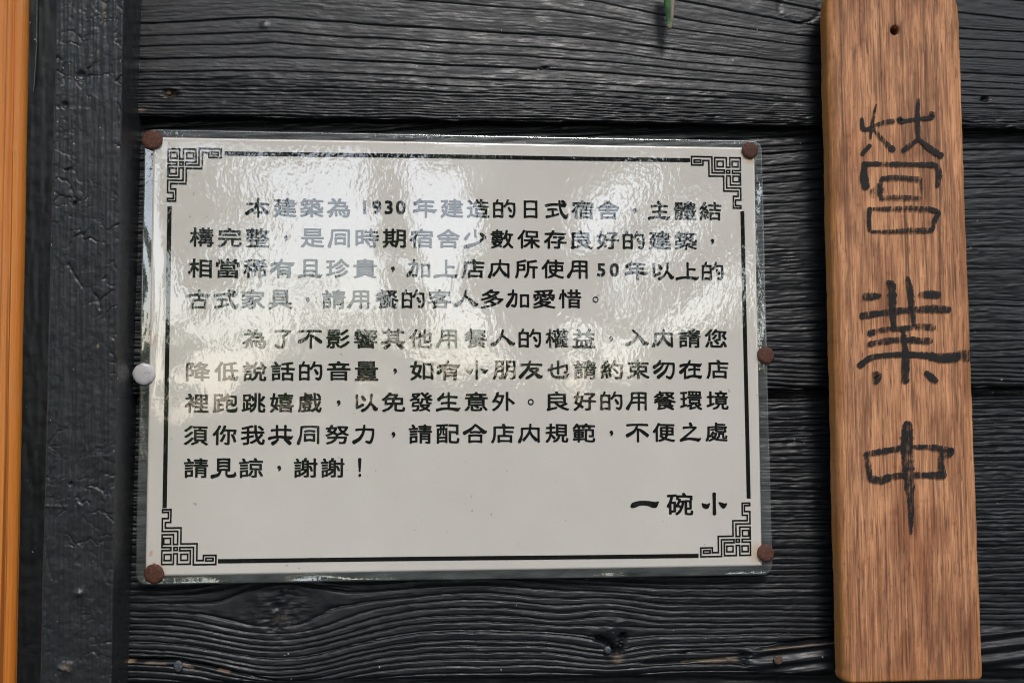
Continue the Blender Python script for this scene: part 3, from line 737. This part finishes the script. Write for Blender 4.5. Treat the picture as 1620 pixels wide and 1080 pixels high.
def char_polys(c, cx, cz, k, kx=1.0, heavy=1.0):
    """character centred at cx, cz (mm); k mm per box unit"""
    if c in LISHU:
        return [([(cx+x*k*kx, cz+y*k) for x, y in np.asarray(p)], f) for p, f in (brush(s_, W0, gain=1.3*heavy) for s_ in LISHU[c])]
    v, f = GLY[c]
    lo, hi = v.min(0), v.max(0); mid = (lo+hi)/2
    if c.isdigit(): sx, sy = 24., 32.*23/24*1.02
    else: sx, sy = 38.5/max(hi[0]-lo[0], .6), 31./max(hi[1]-lo[1], .6)
    if c.isdigit(): sx, sy = 34., 31.
    y = (v[:,1]-mid[1])*sy; x = (v[:,0]-mid[0])*sx
    if not c.isdigit(): y = y+.9*np.cos(x/20*math.pi*.5)-.45            # horizontals bow slightly, as brushed
    e = .85 if c.isdigit() else .66                                       # heavier print: the outline laid down four times
    return [(np.stack([cx+(x+ex*e)*k*kx, cz+(y+ey*e*.8)*k], 1), f) for ex, ey in ((-1,-1),(1,-1),(-1,1),(1,1))]
for li, ln in enumerate(LINES):
    polys = []
    for txt, xa, ya, xb, yb in ln:
        a, b = np.array(Q(xa, ya)), np.array(Q(xb, yb))
        for i, c in enumerate(txt):
            p = a+(b-a)*(i/max(1, len(txt)-1))
            k = .297*(1.18 if li == 9 else 1.0)
            polys += char_polys(c, p[0], p[1], k*.97, .98, 1.25 if li == 9 else 1.0)
    flat_mesh("text_line", polys, M_INK, notice)
# border rules
for a, b in (((355,242.5),(1092,253.5)), ((268,326),(260.5,803)), ((345,887),(1105,878.5)), ((1174.5,334),(1184.5,788))):
    flat_mesh("border_rule", [bar(Q(*a), Q(*b), 2.0, 60)], M_INK, notice)
# fretwork corners: one closed line plus small boxes, measured from the outer corner (ninths of a photo px)
LOOP = [(205,0),(205,140),(155,140),(155,0),(0,0),(0,185),(118,185),(118,225),(0,225),(0,395),(150,395),(150,265),(205,265),(205,440),(0,440),
        (0,612),(78,612),(78,695),(0,695),(0,730),(110,730),(110,560),(40,560),(40,485),(248,485),(248,270),(463,270),(463,45),(550,45),(550,112),(716,112),(716,-10),
        (417,-10),(417,222),(236,222),(236,180),(377,180),(377,0)]
BOXES = [(32,122,52,132),(252,342,52,132),(22,112,268,348),(158,204,185,224),(583,678,38,74)]
def ornament(px, py, sx, sy):
    c = np.array(Q(px, py)); kx = ky = 1/9/3.19
    T = lambda p: (c[0]+sx*p[0]*kx, c[1]-sy*p[1]*ky)
    pol = []
    def seg(p, q): pol.append(bar(T(p), T(q), .78, 1, .39))
    for p, q in zip(LOOP, LOOP[1:]+LOOP[:1]): seg(p, q)
    for x0, x1, y0, y1 in BOXES:
        for p, q in (((x0,y0),(x1,y0)),((x1,y0),(x1,y1)),((x1,y1),(x0,y1)),((x0,y1),(x0,y0))): seg(p, q)
    flat_mesh("corner_ornament", pol, M_INK, notice)
ornament(266, 235, 1, 1); ornament(1171, 250, -1, 1); ornament(256, 892, 1, -1); ornament(1187.5, 877.5, -1, -1)
under(notice)

# ------------------------------------------------------------------ thumbtacks
G = "thumbtacks holding the laminated notice"
for i, (px, py, lab) in enumerate((
    (241, 222, "rusty brown thumbtack in the upper left corner of the notice"),
    (1186, 238.5, "rusty brown thumbtack in the upper right corner of the notice"),
    (1211, 562, "rusty brown thumbtack halfway down the right edge of the notice"),
    (1211, 874, "rusty brown thumbtack in the lower right corner of the notice"),
    (244, 907, "rusty brown thumbtack in the lower left corner of the notice"),
    (228, 592, "clean white thumbtack on the left edge of the notice"))):
    white = i == 5
    p = U(px, py, SY); y = float(disp(np.array(p[0]), np.array(p[2])))
    o = dome("thumbtack", px, py, y-.1, (4.85, 4.1, 4.2, 4.25, 4.6, 5.1)[i], 1.5, M_WTACK if white else M_RUST, None, flat=.72, seg=32, seed=20+i, tilt=((0,.06,-.05,.04,-.06,.03)[i], (.05,-.04,.03,.07,0,-.05)[i]))
    tag(o, lab, "thumbtack", G)

# ------------------------------------------------------------------ brown wooden sign board
board = empty("wooden_sign_board", (233, -18, -180))
tag(board, "weathered brown wooden board with black brushed characters hanging right of the notice", "sign board")
YF = -20.0
ztop = U(1410, -62, YF)[2]; zbot = U(1440, 1079, YF)[2]
la, lb = U(1309, 0, YF), U(1335, 1080, YF); ra, rb = U(1517, 0, YF), U(1556.5, 1080, YF)
n_s, n_t = 260, 620
T = np.linspace(0, 1, n_t)[:,None]*np.ones((1,n_s)); s = np.ones((n_t,1))*np.linspace(0,1,n_s)[None,:]
Z = zbot+(ztop-zbot)*T
def lin(a, b, Z): return a[0]+(b[0]-a[0])*(Z-a[2])/(b[2]-a[2])
RT = 26.0                                                    # rounded shoulders at the head of the board
dt_ = np.maximum(RT-(ztop-Z), 0); pull = RT-np.sqrt(np.maximum(RT**2-dt_**2, 0))
db_ = np.maximum(3-(Z-zbot), 0); pull = pull+3-np.sqrt(np.maximum(9-db_**2, 0))
wav = .45*fbm(Z/30, Z*0, 161)+.25*fbm(Z/4, Z*0, 162)
XL = lin(la, lb, Z)+pull+wav; XR = lin(ra, rb, Z)-pull+.45*fbm(Z/34, Z*0+5, 163)+.2*fbm(Z/4, Z*0+3, 164)
X = XL+(XR-XL)*s
px, py = project(X, np.full_like(X, YF), Z)
dl, dr, db, dtp = X-XL, XR-X, Z-zbot, ztop-Z
cut = lambda d, r: r-np.sqrt(np.maximum(r*r-np.maximum(r-d, 0)**2, 0))
h = -cut(dl, 4.0)-cut(dr, 2.2)-cut(db, 1.6)-cut(dtp, 1.6)
h = h+.22*fbm(px/5, py/150, 165)+.14*fbm(px/2.2, py/40, 167)+.35*fbm(px/60, py/160, 169)
pit = np.exp(-(np.hypot(px-1416, py-48)/6.4)**6); h = h-9*pit
crack = np.exp(-(poly_dist(px, py, [(1418,-30),(1416,10),(1416,42)])/1.2)**2); h = h-.8*crack
edge = np.clip(np.exp(-dl/2.2)+.9*np.exp(-dr/1.6)+.8*np.exp(-db/2.2), 0, 1)*np.clip(.85+.6*fbm(px/10, py/30, 171), 0, 1)
VEIN = np.zeros_like(X); rv = np.random.default_rng(12)
for k in range(26):                                          # long growth lines and hairline checks
    f0, wd_, a0, b0 = rv.uniform(.03, .97), rv.uniform(.12, .34), rv.uniform(-260, 60), rv.uniform(80, 330)
    zc = Z[:,:1]; line = XL+(XR-XL)*f0+.9*fbm(zc/60, zc*0+k, 300+k)+.25*fbm(zc/9, zc*0+k, 340+k)
    on = sstep(a0, a0+25, zc)*sstep(a0+b0, a0+b0-25, zc)*np.clip(.55+1.3*fbm(zc/14, zc*0+k, 380+k), 0, 1)
    VEIN = np.maximum(VEIN, .8*on*np.exp(-((X-line)/wd_)**2))
h = h-.25*VEIN
grid_slab("board", X, YF-h, Z, YF+10, M_BOARD, board, {"vein": VEIN, "damp": np.clip(sstep(-40, -165, Z)*.55+1.5*np.clip(fbm(px/34, py/120, 173)-.02, 0, 1)+.9*np.clip(fbm(px/12, py/60, 175)-.06, 0, 1)+1.1*np.clip(fbm(px/6, py/9, 177)-.2, 0, 1)+.7*np.exp(-(np.hypot((px-1322)/9,(py-300)/26))**2)+.6*np.exp(-(np.hypot((px-1534)/12,(py-1005)/22))**2), 0, 1), "edge": edge*.8, "pit": np.clip(pit+.35*crack, 0, 1)})
def ink(strokes):
    """strokes in photo px (x, y, width) with an ink density"""
    V, Fc, D = [], [], []
    for k, (pts, den) in enumerate(strokes):
        jit = [(x, y, w_*.88) for x, y, w_ in pts]
        p, f = brush(jit, 8, 9, gain=1+.13*rng.normal(size=9*max(2, len(jit)-1)+1)); b = len(V)
        for q in p:
            c = U(q[0], q[1], YF-.62-.004*k); V.append(c); D.append(den)
        Fc += [[b+i for i in g] for g in f]
    tri = [q for q in Fc if len(q) == 3]+[h2 for q in Fc if len(q) == 4 for h2 in ([q[0],q[1],q[2]],[q[0],q[2],q[3]])]
    o_ = mesh_np("brushed_character", V, tri, M_BRUSH, board); attr(o_, "ink_amount", D); return o_
Z1 = lambda x, y, w_: (1340+x/4.155, 140+y/4.155, w_)
ink([([Z1(98,200,6),Z1(103,255,9),Z1(125,270,7),Z1(160,255,6)], .75), ([Z1(170,250,6),Z1(240,225,8),Z1(300,215,9)], .52),
     ([Z1(192,105,3),Z1(178,170,6),Z1(162,260,7),Z1(155,330,4)], .58), ([Z1(150,375,8),Z1(100,430,8)], .8), ([Z1(180,270,5),Z1(240,340,7),Z1(305,402,9)], .55),
     ([Z1(345,200,9),Z1(360,215,8),Z1(460,200,5),Z1(555,190,8),Z1(555,160,9)], .7), ([Z1(468,75,7),Z1(465,180,8),Z1(468,300,8),Z1(470,330,7)], .62),
     ([Z1(470,330,7),Z1(420,370,8),Z1(372,405,10)], .58), ([Z1(475,335,6),Z1(550,395,10),Z1(620,440,11)], .66),
     ([Z1(118,500,11),Z1(112,570,14),Z1(125,645,13)], .85), ([Z1(110,495,8),Z1(250,495,7),Z1(400,497,7),Z1(560,500,9)], .62), ([Z1(560,495,8),Z1(598,520,9),Z1(605,570,10),Z1(595,640,7)], .58),
     ([Z1(230,590,8),Z1(350,585,9),Z1(490,598,8)], .50), ([Z1(492,600,7),Z1(490,690,6)], .50), ([Z1(215,660,18),Z1(175,690,16)], .42), ([Z1(225,720,7),Z1(350,715,9),Z1(480,720,7)], .50), ([Z1(225,600,7),Z1(218,700,7)], .50),
     ([Z1(150,790,8),Z1(145,860,7),Z1(148,930,6)], .7), ([Z1(155,790,6),Z1(300,790,8),Z1(430,785,8),Z1(545,795,9)], .5), ([Z1(545,790,8),Z1(600,815,10),Z1(580,860,9),Z1(565,930,6)], .66),
     ([Z1(165,940,5),Z1(300,938,7),Z1(420,932,9),Z1(560,930,9)], .54)])
Z2 = lambda x, y, w_: (1340+x/4.91, 420+y/4.91, w_)
ink([([Z2(145,240,12),Z2(200,240,14),Z2(255,232,9)], .58), ([Z2(570,225,10),Z2(640,222,13),Z2(715,225,12)], .56),
     ([Z2(320,125,8),Z2(350,160,15),Z2(352,300,15),Z2(365,480,7)], .62), ([Z2(470,90,7),Z2(490,180,11),Z2(510,340,11),Z2(522,460,6)], .64),
     ([Z2(120,390,13),Z2(250,370,10),Z2(450,345,11),Z2(640,335,12),Z2(795,340,12)], .58),
     ([Z2(180,525,11),Z2(300,495,8),Z2(450,485,9),Z2(560,470,10),Z2(675,480,11)], .5), ([Z2(175,610,10),Z2(300,585,11),Z2(450,575,10),Z2(650,585,12)], .55),
     ([Z2(100,775,12),Z2(200,710,9),Z2(400,690,9),Z2(600,695,12),Z2(740,715,17),Z2(860,705,14)], .66), ([Z2(870,690,15),Z2(935,700,22)], .42),
     ([Z2(440,500,7),Z2(445,600,10),Z2(455,700,14),Z2(455,890,14)], .60), ([Z2(215,845,14),Z2(240,860,17),Z2(225,905,9)], .5), ([Z2(615,830,8),Z2(655,865,13),Z2(695,895,9)], .78)])
Z3 = lambda x, y, w_: (1340+x/4.91, 640+y/4.91, w_)
ink([([Z3(470,150,17),Z3(470,220,23),Z3(465,350,20),Z3(480,520,18),Z3(492,700,14),Z3(498,880,9),Z3(500,1005,4)], .56),
     ([Z3(150,385,10),Z3(165,450,11),Z3(178,560,9)], .56), ([Z3(150,382,9),Z3(280,360,10),Z3(445,332,10)], .58), ([Z3(505,325,8),Z3(660,330,10),Z3(760,345,11),Z3(815,355,9)], .57),
     ([Z3(810,340,7),Z3(815,375,8),Z3(770,400,7)], .55), ([Z3(745,360,9),Z3(730,440,10),Z3(740,510,12)], .54), ([Z3(185,570,10),Z3(260,585,14),Z3(340,560,12),Z3(465,540,10)], .55), ([Z3(510,545,10),Z3(650,545,11),Z3(750,545,13)], .57)])
under(board)

# ------------------------------------------------------------------ green leaf tip hanging in at the top
V, Fc, A = [], [], []
prof = [(-40,1058.5,10.5),(-10,1058.8,10.2),(8,1059,8.6),(22,1059.3,7.2),(34,1059.5,5.6),(42,1059.2,4.6),(46.5,1059,2.4)]
for i, (py, cx, r) in enumerate(prof):
    c = U(cx, py, -7); R_ = r/3.25
    for k in range(12):
        a = 2*math.pi*k/12
        V.append(c+np.array([R_*math.cos(a), -R_*.45*math.sin(a), .2*math.sin(5*a+i)])); A.append((.95 if math.cos(a) > .35 else 0.) if i < 4 else (.8 if i > 4 else .25*(math.cos(a) > .5)))
    if i:
        for k in range(12): Fc.append([(i-1)*12+k, (i-1)*12+(k+1) % 12, i*12+(k+1) % 12, i*12+k])
b = len(prof)*12-12; V.append(np.mean(V[-12:], axis=0)); A.append(.8)
tri = [h2 for q in Fc for h2 in ([q[0],q[1],q[2]],[q[0],q[2],q[3]])]+[[b+k, b+(k+1) % 12, len(V)-1] for k in range(12)]
o = mesh_np("leaf_tip", V, tri, M_LEAF); attr(o, "pale", A)
tag(o, "narrow green leaf tip with a pale right side hanging in at the top edge", "leaf")
